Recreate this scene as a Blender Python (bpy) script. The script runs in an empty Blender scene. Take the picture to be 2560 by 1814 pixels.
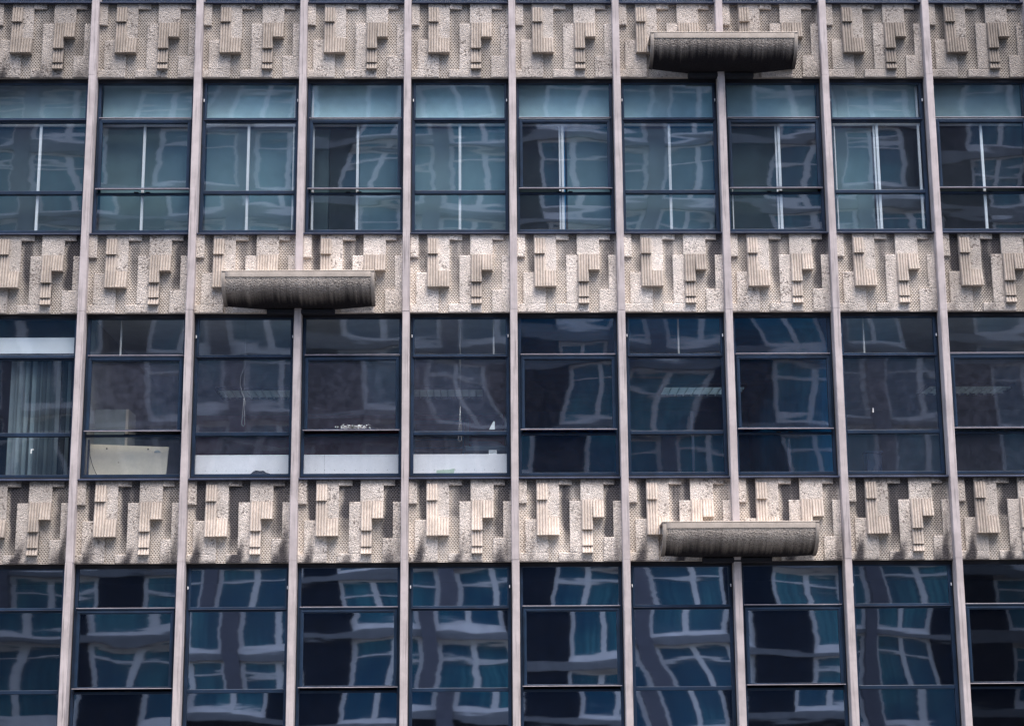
import bpy, math, random
from mathutils import Vector, Matrix, Euler, noise
R = math.radians
rnd = random.Random(7)
S = bpy.context.scene
COL = S.collection

# ------------------------------------------------------------------ camera
YAW, PITCH, ROLL = R(.901), R(12.103), R(-.377)
cam = bpy.data.cameras.new('camera'); camo = bpy.data.objects.new('camera', cam); COL.objects.link(camo)
cam.lens = 60; cam.sensor_width = 36; cam.clip_start = .1; cam.clip_end = 2000
fw = Vector((math.sin(YAW)*math.cos(PITCH), math.cos(YAW)*math.cos(PITCH), math.sin(PITCH)))
r0 = Vector((math.cos(YAW), -math.sin(YAW), 0)); u0 = r0.cross(fw)
rr = r0*math.cos(ROLL)+u0*math.sin(ROLL); uu = -r0*math.sin(ROLL)+u0*math.cos(ROLL)
camo.matrix_world = Matrix(((rr.x, uu.x, -fw.x, -.393), (rr.y, uu.y, -fw.y, -23.046), (rr.z, uu.z, -fw.z, 1.6), (0, 0, 0, 1)))
S.camera = camo

# ------------------------------------------------------------------ world, sun, exposure
SUN_EL, SUN_AZ = R(68), R(155)        # azimuth clockwise from +Y: in front of the facade, to the right
w = bpy.data.worlds.new('World'); S.world = w; w.use_nodes = True
nt = w.node_tree; bg = nt.nodes['Background']
sky = nt.nodes.new('ShaderNodeTexSky'); sky.sky_type = 'NISHITA'; sky.sun_disc = False
sky.sun_elevation = SUN_EL; sky.sun_rotation = SUN_AZ; sky.dust_density = 3.0; sky.air_density = 1.0; sky.ozone_density = 1.0
nt.links.new(sky.outputs[0], bg.inputs[0]); bg.inputs[1].default_value = .13
sl = bpy.data.lights.new('sun', 'SUN'); sl.energy = 1.5; sl.angle = R(42); sl.color = (1, .94, .87)
so = bpy.data.objects.new('sun', sl); COL.objects.link(so)
sd = Vector((math.sin(SUN_AZ)*math.cos(SUN_EL), math.cos(SUN_AZ)*math.cos(SUN_EL), math.sin(SUN_EL)))
so.rotation_euler = (-sd).to_track_quat('-Z', 'Y').to_euler(); so.location = (10, -30, 40)
S.view_settings.view_transform = 'Standard'; S.view_settings.look = 'None'
S.view_settings.exposure = 1.68; S.view_settings.gamma = 1; S.view_settings.use_curve_mapping = False
S.cycles.max_bounces = 8; S.cycles.transparent_max_bounces = 16

# ------------------------------------------------------------------ material helpers
class N:
    def __init__(s, name):
        s.m = bpy.data.materials.new(name); s.m.use_nodes = True; s.t = s.m.node_tree; s.t.nodes.clear()
        s.out = s.n('OutputMaterial')
    def n(s, typ, **kw):
        nd = s.t.nodes.new('ShaderNode'+typ)
        for k, v in kw.items(): setattr(nd, k, v)
        return nd
    def l(s, a, b): s.t.links.new(a, b)
    def math(s, op, a, b=None, c=None, clamp=False):
        nd = s.n('Math', operation=op); nd.use_clamp = clamp
        for i, v in enumerate((a, b, c)):
            if v is None: continue
            if hasattr(v, 'is_linked'): s.l(v, nd.inputs[i])
            else: nd.inputs[i].default_value = v
        return nd.outputs[0]
    def vmath(s, op, a, b=None):
        nd = s.n('VectorMath', operation=op)
        for i, v in enumerate((a, b)):
            if v is None: continue
            if hasattr(v, 'is_linked'): s.l(v, nd.inputs[i])
            else: nd.inputs[i].default_value = v
        return nd.outputs[0]
    def noise(s, vec, scale, detail=3, rough=.55, col=False):
        nd = s.n('TexNoise'); nd.inputs['Scale'].default_value = scale
        nd.inputs['Detail'].default_value = detail; nd.inputs['Roughness'].default_value = rough
        s.l(vec, nd.inputs['Vector']); return nd.outputs['Color' if col else 'Fac']
    def ramp(s, fac, lo, hi, a=0., b=1.):
        nd = s.n('MapRange'); nd.interpolation_type = 'SMOOTHSTEP'
        s.l(fac, nd.inputs[0])
        for i, v in ((1, lo), (2, hi), (3, a), (4, b)): nd.inputs[i].default_value = v
        return nd.outputs[0]
    def mix(s, fac, a, b, mode='MIX'):
        nd = s.n('Mix'); nd.data_type = 'RGBA'; nd.blend_type = mode
        for i, v in ((0, fac), (6, a), (7, b)):
            if hasattr(v, 'is_linked'): s.l(v, nd.inputs[i])
            elif i == 0: nd.inputs[0].default_value = v
            else: nd.inputs[i].default_value = (*v, 1)
        return nd.outputs[2]
    def bsdf(s, col, rough=.6, spec=.4, metal=0, normal=None):
        b = s.n('BsdfPrincipled')
        if hasattr(col, 'is_linked'): s.l(col, b.inputs['Base Color'])
        else: b.inputs['Base Color'].default_value = (*col, 1)
        if hasattr(rough, 'is_linked'): s.l(rough, b.inputs['Roughness'])
        else: b.inputs['Roughness'].default_value = rough
        b.inputs['Specular IOR Level'].default_value = spec; b.inputs['Metallic'].default_value = metal
        if normal: s.l(normal, b.inputs['Normal'])
        s.l(b.outputs[0], s.out.inputs[0]); return b
    def bump(s, h, strength=.5, dist=.01):
        b = s.n('Bump'); b.inputs['Strength'].default_value = strength; b.inputs['Distance'].default_value = dist
        s.l(h, b.inputs['Height']); return b.outputs[0]

def coords(g):
    """object coordinates shifted per object so that copies do not repeat"""
    tc = g.n('TexCoord'); oi = g.n('ObjectInfo')
    off = g.vmath('SCALE', oi.outputs['Location']); off.node.inputs[3].default_value = 1.37
    return g.vmath('ADD', tc.outputs['Object'], off), tc, oi

def concrete(name, base, dark, kind):
    g = N(name); v, tc, oi = coords(g)
    sep = g.n('SeparateColor'); g.l(oi.outputs['Color'], sep.inputs[0])   # R soot, G tone, B damp
    big = g.noise(v, 2.3, 4); med = g.noise(v, 14, 4, .65); fine = g.noise(v, 75, 3, .7)
    col = g.mix(g.ramp(big, .3, .7), tuple(c*.80 for c in base), tuple(min(1, c*1.2) for c in base))
    col = g.mix(g.ramp(med, .36, .72, .35, 0), col, tuple(c*.55 for c in base))
    pit = g.noise(v, 38, 3, .6); zone = g.ramp(g.noise(v, 3.1, 3, .6), .38, .68, -.05, .11)
    if kind == 'pebble': col = g.mix(g.ramp(g.math('ADD', pit, zone), .60, .70, 0, .85), col, dark)
    if kind == 'pebble':
        col = g.mix(g.ramp(fine, .54, .68, 0, .75), col, dark)
        vor = g.n('TexVoronoi'); vor.inputs['Scale'].default_value = 70; g.l(v, vor.inputs['Vector'])
        col = g.mix(g.ramp(vor.outputs['Color'], .2, .9, .45, 0), col, tuple(c*.45 for c in base))
        hgt = g.math('ADD', g.math('MULTIPLY', fine, .8), g.math('MULTIPLY', vor.outputs['Distance'], -.7)); bs, bd = .9, .016
    elif kind == 'rib':
        col = g.mix(g.ramp(fine, .5, .75, 0, .5), col, dark)
        hgt = g.math('ADD', fine, med); bs, bd = .6, .006
    else:
        col = g.mix(g.ramp(fine, .52, .75, 0, .45), col, dark)
        hgt = g.math('ADD', fine, med); bs, bd = .5, .005
    at = g.n('Attribute', attribute_name='stain'); sa = g.n('SeparateColor'); g.l(at.outputs['Color'], sa.inputs[0])
    ms = g.n('Mapping'); ms.inputs['Scale'].default_value = (26, 26, 2.2); g.l(v, ms.inputs[0])
    brk = g.math('ADD', g.math('MULTIPLY', g.noise(v, 6, 5, .7), .65), g.math('MULTIPLY', g.noise(ms.outputs[0], 1, 4, .65), .55))
    s1 = g.math('MULTIPLY', g.math('MULTIPLY', sa.outputs[0], sep.outputs[0]), 1.9)
    s1 = g.ramp(g.math('MULTIPLY', s1, g.math('ADD', brk, .25)), .12, 1.25, 0, .93)
    s2 = g.math('MULTIPLY', g.math('MULTIPLY', sa.outputs[1], sep.outputs[2]), 1.9)
    s2 = g.ramp(g.math('MULTIPLY', s2, g.math('ADD', brk, .25)), .12, 1.25, 0, .93)
    col = g.mix(s1, col, (.058, .056, .066)); col = g.mix(s2, col, (.030, .028, .036))
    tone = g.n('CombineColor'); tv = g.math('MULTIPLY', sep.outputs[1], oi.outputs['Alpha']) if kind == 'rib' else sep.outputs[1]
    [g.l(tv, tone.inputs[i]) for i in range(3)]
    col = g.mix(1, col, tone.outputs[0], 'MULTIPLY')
    g.bsdf(col, .92, .2, 0, g.bump(hgt, bs, bd)); return g.m

def paint(name, col, rough=.5, var=.25, spec=.4, grime=0.):
    g = N(name); v, tc, oi = coords(g)
    a = g.noise(v, 3, 5, .6); b = g.noise(v, 60, 3, .6)
    c = g.mix(g.ramp(a, .3, .7), tuple(x*(1-var) for x in col), tuple(min(1, x*(1+var*.6)) for x in col))
    c = g.mix(g.ramp(b, .6, .75, 0, .35), c, tuple(x*.5 for x in col))
    if grime:
        sx = g.n('Mapping'); sx.inputs['Scale'].default_value = (30, 30, 1.3); g.l(v, sx.inputs[0])
        c = g.mix(g.ramp(g.noise(sx.outputs[0], 1, 4, .6), .5, .75, 0, grime), c, (.03, .03, .035))
    g.bsdf(c, rough, spec, 0, g.bump(b, .25, .003)); return g.m

BASE = (.82, .735, .67); DARK = (.10, .078, .068)
M = {}
M['pebble'] = concrete('pebble_concrete', BASE, DARK, 'pebble')
M['rib'] = concrete('ribbed_concrete', (.60, .52, .455), DARK, 'rib')
M['perf'] = concrete('dimpled_concrete', (.68, .61, .545), DARK, 'perf')
M['mullion'] = paint('mullion_stone', (.49, .435, .435), .8, .18, .2, .6)
M['frame'] = paint('navy_frame_paint', (.012, .028, .060), .45, .3, .3, .3)
M['sash'] = paint('navy_sash_paint', (.015, .034, .070), .42, .3, .3, .2)
M['sill'] = paint('sill_paint', (.045, .056, .098), .45, .3, .3, .5)
M['drip'] = paint('worn_aluminium_drip', (.36, .33, .38), .45, .2, .5, .3)
M['gasket'] = paint('black_gasket', (.006, .008, .013), .7, .2)
M['white'] = paint('white_enamel', (.88, .90, .93), .4, .06)
M['board'] = paint('white_board', (.88, .85, .87), .5, .05)
M['cream'] = paint('cream_laminate', (.66, .58, .46), .5, .1)
M['card'] = paint('white_card', (.85, .86, .86), .7, .04)
M['cord'] = paint('cord_string', (.62, .60, .58), .8, .05)
M['blackcloth'] = paint('black_cloth', (.012, .016, .028), .9, .3)
M['green'] = paint('pale_green_paper', (.45, .55, .44), .8, .05)
M['printer'] = paint('slate_plastic', (.035, .075, .11), .45, .15)
M['cabinet'] = paint('grey_green_steel', (.30, .34, .33), .5, .1)
M['handle'] = paint('chrome_handle', (.8, .8, .82), .3, .05)
M['lamp'] = paint('louver_metal', (.7, .75, .78), .3, .1)
M['bin'] = paint('dark_blue_plastic', (.01, .03, .07), .5, .2)
M['soffit'] = paint('dark_soffit', (.012, .013, .02), .8, .3)  # near-black; on the window-head strip it stands in for soffit shade
M['ceil'] = paint('room_ceiling', (.72, .74, .76), .9, .1)
M['room_blue'] = paint('room_wall_blue', (.02, .24, .50), .9, .15)
M['room_grey'] = paint('room_wall_grey', (.62, .66, .68), .9, .1)
M['room_pale'] = paint('room_wall_pale', (.42, .40, .36), .9, .1)
M['room_teal'] = paint('room_wall_teal', (.05, .22, .30), .9, .15)
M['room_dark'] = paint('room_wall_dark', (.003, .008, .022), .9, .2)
M['maroon'] = paint('maroon_wall', (.34, .03, .075), .85, .15)
M['floor'] = paint('room_floor', (.05, .06, .07), .8, .2)
M['slab'] = paint('slab_concrete', (.1, .1, .1), .9, .2)

def fabric(name, col):
    g = N(name); v, tc, oi = coords(g)
    mp = g.n('Mapping'); mp.inputs['Scale'].default_value = (120, 1, 120); g.l(v, mp.inputs[0])
    f = g.noise(mp.outputs[0], 1, 2); a = g.noise(v, 2, 3)
    tone = oi.outputs['Color']
    c = g.mix(g.ramp(a, .3, .7), tuple(x*.85 for x in col), tuple(x*1.1 for x in col))
    c = g.mix(g.ramp(f, .4, .7, 0, .3), c, tuple(x*.7 for x in col))
    c = g.mix(1, c, tone, 'MULTIPLY')
    g.bsdf(c, .9, .2, 0, g.bump(f, .2, .002)); return g.m
M['blind'] = fabric('blind_fabric', (.58, .72, .75))
M['vane'] = fabric('vertical_blind_fabric', (.30, .38, .42))

def hoodmat(name, field):
    """concrete of the curved hoods; 'run' = how far down the curve, soot runs down in streaks of uneven length"""
    g = N(name); v, tc, oi = coords(g)
    at = g.n('Attribute', attribute_name='run'); run = at.outputs['Fac']
    sep = g.n('SeparateColor'); g.l(oi.outputs['Color'], sep.inputs[0])
    fine = g.noise(v, 60, 3, .7); big = g.noise(v, 5, 4); med = g.noise(v, 22, 3)
    base = (.66, .58, .51) if field else (.52, .455, .40)
    col = g.mix(g.ramp(big, .3, .7), tuple(c*.8 for c in base), base)
    col = g.mix(g.ramp(fine, .5, .7, 0, .7 if field else .3), col, (.12, .095, .08))
    mp = g.n('Mapping'); mp.inputs['Scale'].default_value = (17, .2, .6); g.l(v, mp.inputs[0])
    st = g.noise(mp.outputs[0], 1, 4, .65)
    mp2 = g.n('Mapping'); mp2.inputs['Scale'].default_value = (2.2, .2, .6); g.l(v, mp2.inputs[0])
    st2 = g.noise(mp2.outputs[0], 1, 2, .5)
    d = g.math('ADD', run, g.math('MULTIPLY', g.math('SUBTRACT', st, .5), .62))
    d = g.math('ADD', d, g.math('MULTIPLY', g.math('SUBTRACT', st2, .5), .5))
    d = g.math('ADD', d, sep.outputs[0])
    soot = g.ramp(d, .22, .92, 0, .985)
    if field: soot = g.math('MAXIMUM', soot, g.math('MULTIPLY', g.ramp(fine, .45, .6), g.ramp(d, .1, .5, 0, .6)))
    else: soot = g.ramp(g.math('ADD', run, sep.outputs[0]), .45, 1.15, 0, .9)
    col = g.mix(soot, col, (.014, .013, .018))
    vor = g.n('TexVoronoi'); vor.inputs['Scale'].default_value = 55; g.l(v, vor.inputs['Vector'])
    h = g.math('ADD', fine, g.math('MULTIPLY', vor.outputs['Distance'], -.8))
    g.bsdf(col, .93, .15, 0, g.bump(h if field else med, 1. if field else .3, .018 if field else .004)); return g.m
M['hood_field'] = hoodmat('hood_pebble_concrete', True); M['hood_rim'] = hoodmat('hood_smooth_concrete', False)

# ---- glass: old rolled panes, each bowed its own way
def glassmat():
    g = N('wavy_window_glass'); tc = g.n('TexCoord'); oi = g.n('ObjectInfo'); geo = g.n('NewGeometry')
    off = g.vmath('SCALE', oi.outputs['Location']); off.node.inputs[3].default_value = 7.31
    P = g.vmath('ADD', tc.outputs['Object'], off)
    def comp(scale, amp, detail=1):
        mp = g.n('Mapping'); mp.inputs['Scale'].default_value = scale; g.l(P, mp.inputs[0])
        c = g.noise(mp.outputs[0], 1, detail, .5, col=True)
        return g.vmath('MULTIPLY', g.vmath('SUBTRACT', c, (.5, .5, .5)), amp)
    a = comp((.62, 1, .75), (.027, 0, .012), 0)
    b = comp((.8, 1, 6.0), (.0022, 0, .011), 1)
    sg = g.n('SeparateColor'); g.l(oi.outputs['Color'], sg.inputs[0]); bs = g.vmath('SCALE', b); g.l(sg.outputs[1], bs.node.inputs[3]); b = bs
    c = comp((4, 1, 24), (.0012, 0, .0022), 1)
    # the whole pane leans its own way in the frame
    cr = g.n('TexWhiteNoise'); cr.noise_dimensions = '3D'; g.l(oi.outputs['Location'], cr.inputs['Vector'])
    amp = g.ramp(cr.outputs['Value'], 0, 1, .45, 1.25); aa = g.vmath('SCALE', a); g.l(amp, aa.node.inputs[3]); a = aa
    d = g.vmath('MULTIPLY', g.vmath('SUBTRACT', cr.outputs['Color'], (.5, .5, .5)), (.018, 0, .014))
    nn = g.vmath('ADD', g.vmath('ADD', a, b), g.vmath('ADD', c, d))
    nn = g.vmath('NORMALIZE', g.vmath('ADD', geo.outputs['Normal'], nn))
    gl = g.n('BsdfGlossy'); gl.inputs['Roughness'].default_value = .02; gl.inputs['Color'].default_value = (.84, .90, .96, 1)
    g.l(nn, gl.inputs['Normal'])
    tr = g.n('BsdfTransparent'); tr.inputs['Color'].default_value = (.94, .97, .985, 1)
    lw = g.n('LayerWeight'); lw.inputs[0].default_value = .25
    dust_haze = g.noise(P, 9, 5, .7)
    sc = g.n('SeparateColor'); g.l(oi.outputs['Color'], sc.inputs[0]); fac = g.math('ADD', g.math('MULTIPLY', lw.outputs['Facing'], .3), sc.outputs[0])
    mx = g.n('MixShader'); g.l(fac, mx.inputs[0]); g.l(tr.outputs[0], mx.inputs[1]); g.l(gl.outputs[0], mx.inputs[2])
    df = g.n('BsdfDiffuse'); df.inputs['Color'].default_value = (.40, .43, .60, 1)  # pane dust; raised in the middle storey as a haze standing in for room light
    m2 = g.n('MixShader'); hz = g.math('MULTIPLY', g.ramp(dust_haze, .3, .8, .6, 1.5), sc.outputs[2]); g.l(hz, m2.inputs[0]); g.l(mx.outputs[0], m2.inputs[1]); g.l(df.outputs[0], m2.inputs[2])
    g.l(m2.outputs[0], g.out.inputs[0]); return g.m
M['glass'] = glassmat()
g = N('glass_inner'); tr = g.n('BsdfTransparent'); tr.inputs['Color'].default_value = (.96, .98, .98, 1); g.l(tr.outputs[0], g.out.inputs[0]); M['glass_in'] = g.m

# ------------------------------------------------------------------ mesh helpers
class MB:
    def __init__(s): s.v = []; s.f = []; s.mi = []; s.att = []
    def face(s, idx, mi=0): s.f.append(tuple(idx)); s.mi.append(mi)
    def box(s, x0, x1, y0, y1, z0, z1, mi=0, c=0.):
        """box, with optional chamfer on the front (low y) edges"""
        b = len(s.v)
        if c <= 0:
            s.v += [(x, y, z) for y in (y0, y1) for z in (z0, z1) for x in (x0, x1)]
            for q in ((0, 1, 3, 2), (5, 4, 6, 7), (0, 4, 5, 1), (2, 3, 7, 6), (0, 2, 6, 4), (1, 5, 7, 3)): s.face([b+i for i in q], mi)
        else:
            s.v += [(x0+c, y0, z0+c), (x1-c, y0, z0+c), (x1-c, y0, z1-c), (x0+c, y0, z1-c),
                    (x0, y0+c, z0), (x1, y0+c, z0), (x1, y0+c, z1), (x0, y0+c, z1),
                    (x0, y1, z0), (x1, y1, z0), (x1, y1, z1), (x0, y1, z1)]
            s.face([b, b+1, b+2, b+3], mi)
            for k in range(4):
                n = (k+1) % 4
                s.face([b+k, b+4+k, b+4+n, b+n], mi); s.face([b+4+k, b+8+k, b+8+n, b+4+n], mi)
            s.face([b+11, b+10, b+9, b+8], mi)
        return s
    def tube(s, pts, rad, n=6, mi=0):
        rings = []
        for i, p in enumerate(pts):
            p = Vector(p); a = Vector(pts[max(0, i-1)]); c = Vector(pts[min(len(pts)-1, i+1)])
            t = (c-a).normalized(); u = t.cross(Vector((0, 1, .01))).normalized(); v = t.cross(u)
            b = len(s.v); s.v += [tuple(p+u*rad*math.cos(2*math.pi*k/n)+v*rad*math.sin(2*math.pi*k/n)) for k in range(n)]; rings.append(b)
        for a, b in zip(rings, rings[1:]):
            for k in range(n): s.face([a+k, a+(k+1) % n, b+(k+1) % n, b+k], mi)
        s.face([rings[0]+k for k in range(n)][::-1], mi); s.face([rings[-1]+k for k in range(n)], mi)
    def grid(s, fn, nu, nv, mi=0):
        b = len(s.v)
        for j in range(nv+1):
            for i in range(nu+1): s.v.append(tuple(fn(i/nu, j/nv)))
        for j in range(nv):
            for i in range(nu):
                a = b+j*(nu+1)+i; s.face([a, a+1, a+nu+2, a+nu+1], mi)
    def mesh(s, name, mats, smooth=False):
        me = bpy.data.meshes.new(name); me.from_pydata(s.v, [], s.f)
        for m in (mats if isinstance(mats, (list, tuple)) else [mats]): me.materials.append(m)
        me.polygons.foreach_set('material_index', s.mi)
        if smooth: me.polygons.foreach_set('use_smooth', [True]*len(s.f))
        me.update(); return me

def link(name, me, parent=None, loc=(0, 0, 0), rot=(0, 0, 0)):
    o = bpy.data.objects.new(name, me); COL.objects.link(o); o.location = loc; o.rotation_euler = rot
    if parent: o.parent = parent
    return o
def tag(o, label=None, cat=None, group=None, kind=None):
    if label: o['label'] = label
    if cat: o['category'] = cat
    if group: o['group'] = group
    if kind: o['kind'] = kind
    return o
def empty(name, loc, label, cat, group=None, parent=None):
    o = link(name, None, parent, loc); o.empty_display_size = .1
    return tag(o, label, cat, group)

# ------------------------------------------------------------------ setting
BAY = 1.5; H = 3.474; Z0 = 10.765
ZB = {r: Z0-H*(r) for r in (-1, 0, 1, 2, 3)}       # bottoms of the relief panel rows
B0, B1 = -7, 6                                     # bay indices built
XL, XR = B0*BAY, (B1+1)*BAY

def ground():
    g = N('asphalt'); tc = g.n('TexCoord'); v = tc.outputs['Object']
    c = g.mix(g.ramp(g.noise(v, .3, 4), .3, .7), (.035, .036, .04), (.06, .06, .062))
    g.bsdf(c, .9, .3, 0, g.bump(g.noise(v, 60, 3), .3, .01)); asph = g.m
    mb = MB(); mb.grid(lambda u, v: (-900+1800*u, -900+1800*v, 0), 8, 8)
    tag(link('ground', mb.mesh('ground', asph)), kind='structure')
    g = N('paving'); tc = g.n('TexCoord'); br = g.n('TexBrick'); br.inputs['Scale'].default_value = 1.6
    br.inputs['Color1'].default_value = (.14, .135, .13, 1); br.inputs['Color2'].default_value = (.11, .11, .105, 1); br.inputs['Mortar'].default_value = (.05, .05, .05, 1)
    br.inputs['Mortar Size'].default_value = .01; g.l(tc.outputs['Object'], br.inputs[0]); g.bsdf(br.outputs[0], .85, .3)
    for y0, y1 in ((-5, .3), (-38, -34)):
        mb = MB(); mb.box(-60, 60, y0, y1, -.1, .13)
        tag(link('pavement', mb.mesh('pavement', g.m)), kind='structure')
ground()

# ------------------------------------------------------------------ the relief panel (one mesh, shared)
def seg_d(x, z, ax, az, bx, bz):
    global SEG_T
    dx, dz = bx-ax, bz-az; t = max(0, min(1, ((x-ax)*dx+(z-az)*dz)/(dx*dx+dz*dz+1e-9))); SEG_T = t
    return math.hypot(x-ax-t*dx, z-az-t*dz)
def sm(a, b, x): t = max(0, min(1, (x-a)/(b-a))); return t*t*(3-2*t)
def stain(x, z, perf, q=0):
    """run-off marks, and darkening towards top and bottom edges: R in the recesses, G on the slabs"""
    a = b = 0; wob = .03*noise.noise(Vector((x*4, z*4, q*9))); x += wob+(q-1)*.012
    kk = lambda i: .35+.65*abs(math.sin(q*2.1+i*1.7+.6))
    if perf:
        for ax, az, bx, bz, wd, k in ((.25, 1.12, .27, .62, .075, 1), (.86, 1.12, .88, .84, .10, 1), (.70, 1.0, .72, .14, .085, .85), (.84, 1.12, .74, .7, .14, .75),
                                      (1.38, 1.12, 1.30, .38, .11, 1), (1.40, 1.1, 1.36, .7, .10, 1)):
            a = max(a, k*kk(ax*9)*(1-sm(.3, 1.5, seg_d(x, z, ax, az, bx, bz)/wd)))
        a *= .35+.65*sm(.05, .55, z)
        a = max(a, .55*sm(.75, 1.12, z))
    else:
        for ax, az, bx, bz, wd, k in ((.285, .52, .19, .0, .075, 1), (.85, .34, .72, -.02, .085, 1), (1.33, .30, 1.30, -.02, .12, .9), (1.40, .8, 1.38, .0, .07, .8),
                                      (.30, .2, .24, .0, .06, .5)):
            d_ = seg_d(x, z, ax, az, bx, bz)/wd/(.7+.7*SEG_T); b = max(b, k*kk(ax*7)*(1-sm(.0, 1.4, d_))*(.12+.88*SEG_T))
        b = max(b, .5*sm(.95, 1.12, z), .4*(1-sm(0, .10, z)))
    return a, b

def panel_mesh(q):
    mb = MB(); st = []
    def addst(n0, perf):
        for p in mb.v[n0:]: st.append(stain(p[0], p[2], perf, q))
    XA, XZ, T = .052, 1.448, 1.123
    YB = .128          # plane of the recessed, dimpled ground
    # dimpled ground: staggered cells, each with a conical pit
    n0 = len(mb.v); cw, ch = .0400, .0250; rows = int(T/ch)
    blocks = [(.052, .165, .80, T), (.291, .60, .58, T), (.60, .78, 1.04, T), (.895, 1.21, .82, T), (1.21, 1.36, 1.04, T), (.136, .45, 0, .57), (.052, .137, 0, .118),
              (.743, 1.055, 0, .82), (.594, .744, 0, .118), (1.338, 1.448, 0, .82), (1.20, 1.338, 0, .328), (.291, .598, .35, .6), (.895, 1.205, .59, .83)]
    def hidden(x0, x1, z0, z1):
        return any(a <= x0 and x1 <= b and c <= z0 and z1 <= d for a, b, c, d in blocks)
    for j in range(rows+1):
        z0 = j*ch; z1 = min(T, z0+ch)
        if z1-z0 < .004: continue
        x = XA - (cw/2 if j % 2 else 0)
        while x < XZ-1e-6:
            x0, x1 = max(XA, x), min(XZ, x+cw); full = x1-x0 > cw*.9 and z1-z0 > ch*.9
            x += cw
            if x1-x0 < .002 or hidden(x0, x1, z0, z1): continue
            b = len(mb.v)
            mb.v += [(x0, YB, z0), (x1, YB, z0), (x1, YB, z1), (x0, YB, z1)]
            if not full: mb.face([b, b+1, b+2, b+3], 2); continue
            cx, cz = (x0+x1)/2, (z0+z1)/2; rx, rz = .0142, .0098
            mb.v += [(cx+rx*math.cos(t), YB, cz+rz*math.sin(t)) for t in [math.pi*k/4+math.pi*5/4 for k in range(8)]]
            mb.v += [(cx+rx*.35*math.cos(t), YB+.019, cz+rz*.35*math.sin(t)) for t in [math.pi*k/4+math.pi*5/4 for k in range(8)]]
            o = b+4; i_ = b+12
            for k in range(4):
                n = (k+1) % 4
                mb.face([b+k, b+n, o+(2*k+2) % 8, o+2*k+1, o+2*k], 2)
            for k in range(8): mb.face([o+k, o+(k+1) % 8, i_+(k+1) % 8, i_+k], 2)
            mb.face([i_+k for k in range(8)], 2)
    addst(n0, True)
    # backing slab so the panel has thickness, with bottom and top faces
    n0 = len(mb.v); mb.box(XA, XZ, YB+.02, .30, .0, T, 2)
    b = len(mb.v); mb.v += [(XA, YB, 0), (XZ, YB, 0), (XZ, YB+.0205, 0), (XA, YB+.0205, 0)]; mb.face([b, b+3, b+2, b+1], 2); addst(n0, True)
    def slab(x0, x1, z0, z1, yl, yr=None, yb=None, mi=0, amp=.0022):
        """pebble slab: rough front, crisp arrises; depth may taper left to right (yl, yr)"""
        n0 = len(mb.v); yr = yl if yr is None else yr
        nu = max(2, round((x1-x0)/.012)); nv = max(2, round((z1-z0)/.012))
        def fn(u, v):
            x = x0+(x1-x0)*u; z = z0+(z1-z0)*v; y = yl+(yr-yl)*u
            e = min(u*(x1-x0), (1-u)*(x1-x0), v*(z1-z0), (1-v)*(z1-z0))
            k = noise.noise(Vector((x*55, 3.1+q*5, z*55)))+.6*noise.noise(Vector((x*120, 1.7+q*5, z*120)))
            return (x, y-(amp*.8*k if e > .005 else -.0035), z)
        mb.grid(fn, nu, nv, mi)
        b = len(mb.v); c = .0035
        P = [(x0, z0, yl), (x1, z0, yr), (x1, z1, yr), (x0, z1, yl)]
        for (xa, za, ya), (xb, zb, yb_) in zip(P, P[1:]+P[:1]):
            b = len(mb.v); mb.v += [(xa, ya+c, za), (xb, yb_+c, zb), (xb, YB+.004, zb), (xa, YB+.004, za)]; mb.face([b, b+3, b+2, b+1], mi)
        addst(n0, False)
    Y1 = .092
    slab(.052, .165, .795, T, .078, .090)                 # short slab top left
    slab(.291, .602, .585, T, Y1)                         # tall slab with flag
    slab(.602, .781, 1.045, T, .080, .104)
    slab(.895, 1.209, .822, T, Y1-.002); slab(1.209, 1.363, 1.045, T, .082, .106)
    slab(.136, .449, .118, .574, Y1+.006); slab(.052, .449, 0, .118, Y1+.006)
    slab(.743, .904, .118, .822, Y1+.004); slab(.904, 1.056, .118, .44, Y1+.004); slab(.594, 1.056, 0, .118, Y1+.004)
    slab(1.338, 1.448, .328, .822, Y1+.008); slab(1.201, 1.448, 0, .328, Y1+.008)
    def ribs(x0, x1, z0, z1, ytop, ybot):
        """corrugated piece: five flutes, leaning out towards its lower edge"""
        n0 = len(mb.v); n = 4; nu = n*8; zs = [z0, z0+.002]+[z0+(z1-z0)*k/6 for k in range(1, 7)]
        def prof(u): return .019*abs(math.sin(math.pi*u*n))**.7
        def yy(u, z):
            f = (z-z0)/(z1-z0); return ybot+(ytop-ybot)*f-prof(u)+.0015*noise.noise(Vector((u*9+x0*50, 0, z*40)))
        b = len(mb.v)
        for z in zs:
            for i in range(nu+1): mb.v.append((x0+(x1-x0)*i/nu, yy(i/nu, z)+(.002 if z == z0 else 0), z))
        for j in range(len(zs)-1):
            for i in range(nu): a = b+j*(nu+1)+i; mb.face([a, a+1, a+nu+2, a+nu+1], 1)
        c = len(mb.v)
        for i in range(nu+1): mb.v.append((x0+(x1-x0)*i/nu, YB+.004, z0))
        for i in range(nu): mb.face([b+i, c+i, c+i+1, b+i+1], 1)
        t = b+(len(zs)-1)*(nu+1); c = len(mb.v)
        for i in range(nu+1): mb.v.append((x0+(x1-x0)*i/nu, YB+.004, z1))
        for i in range(nu): mb.face([t+i, t+i+1, c+i+1, c+i], 1)
        for x, s in ((x0, 0), (x1, 1)):
            c = len(mb.v); mb.v += [(x, yy(s, z0)+.001, z0), (x, yy(s, z1)+.001, z1), (x, YB+.004, z1), (x, YB+.004, z0)]; mb.face([c, c+1, c+2, c+3] if s else [c+3, c+2, c+1, c], 1)
        addst(n0, False)
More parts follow.
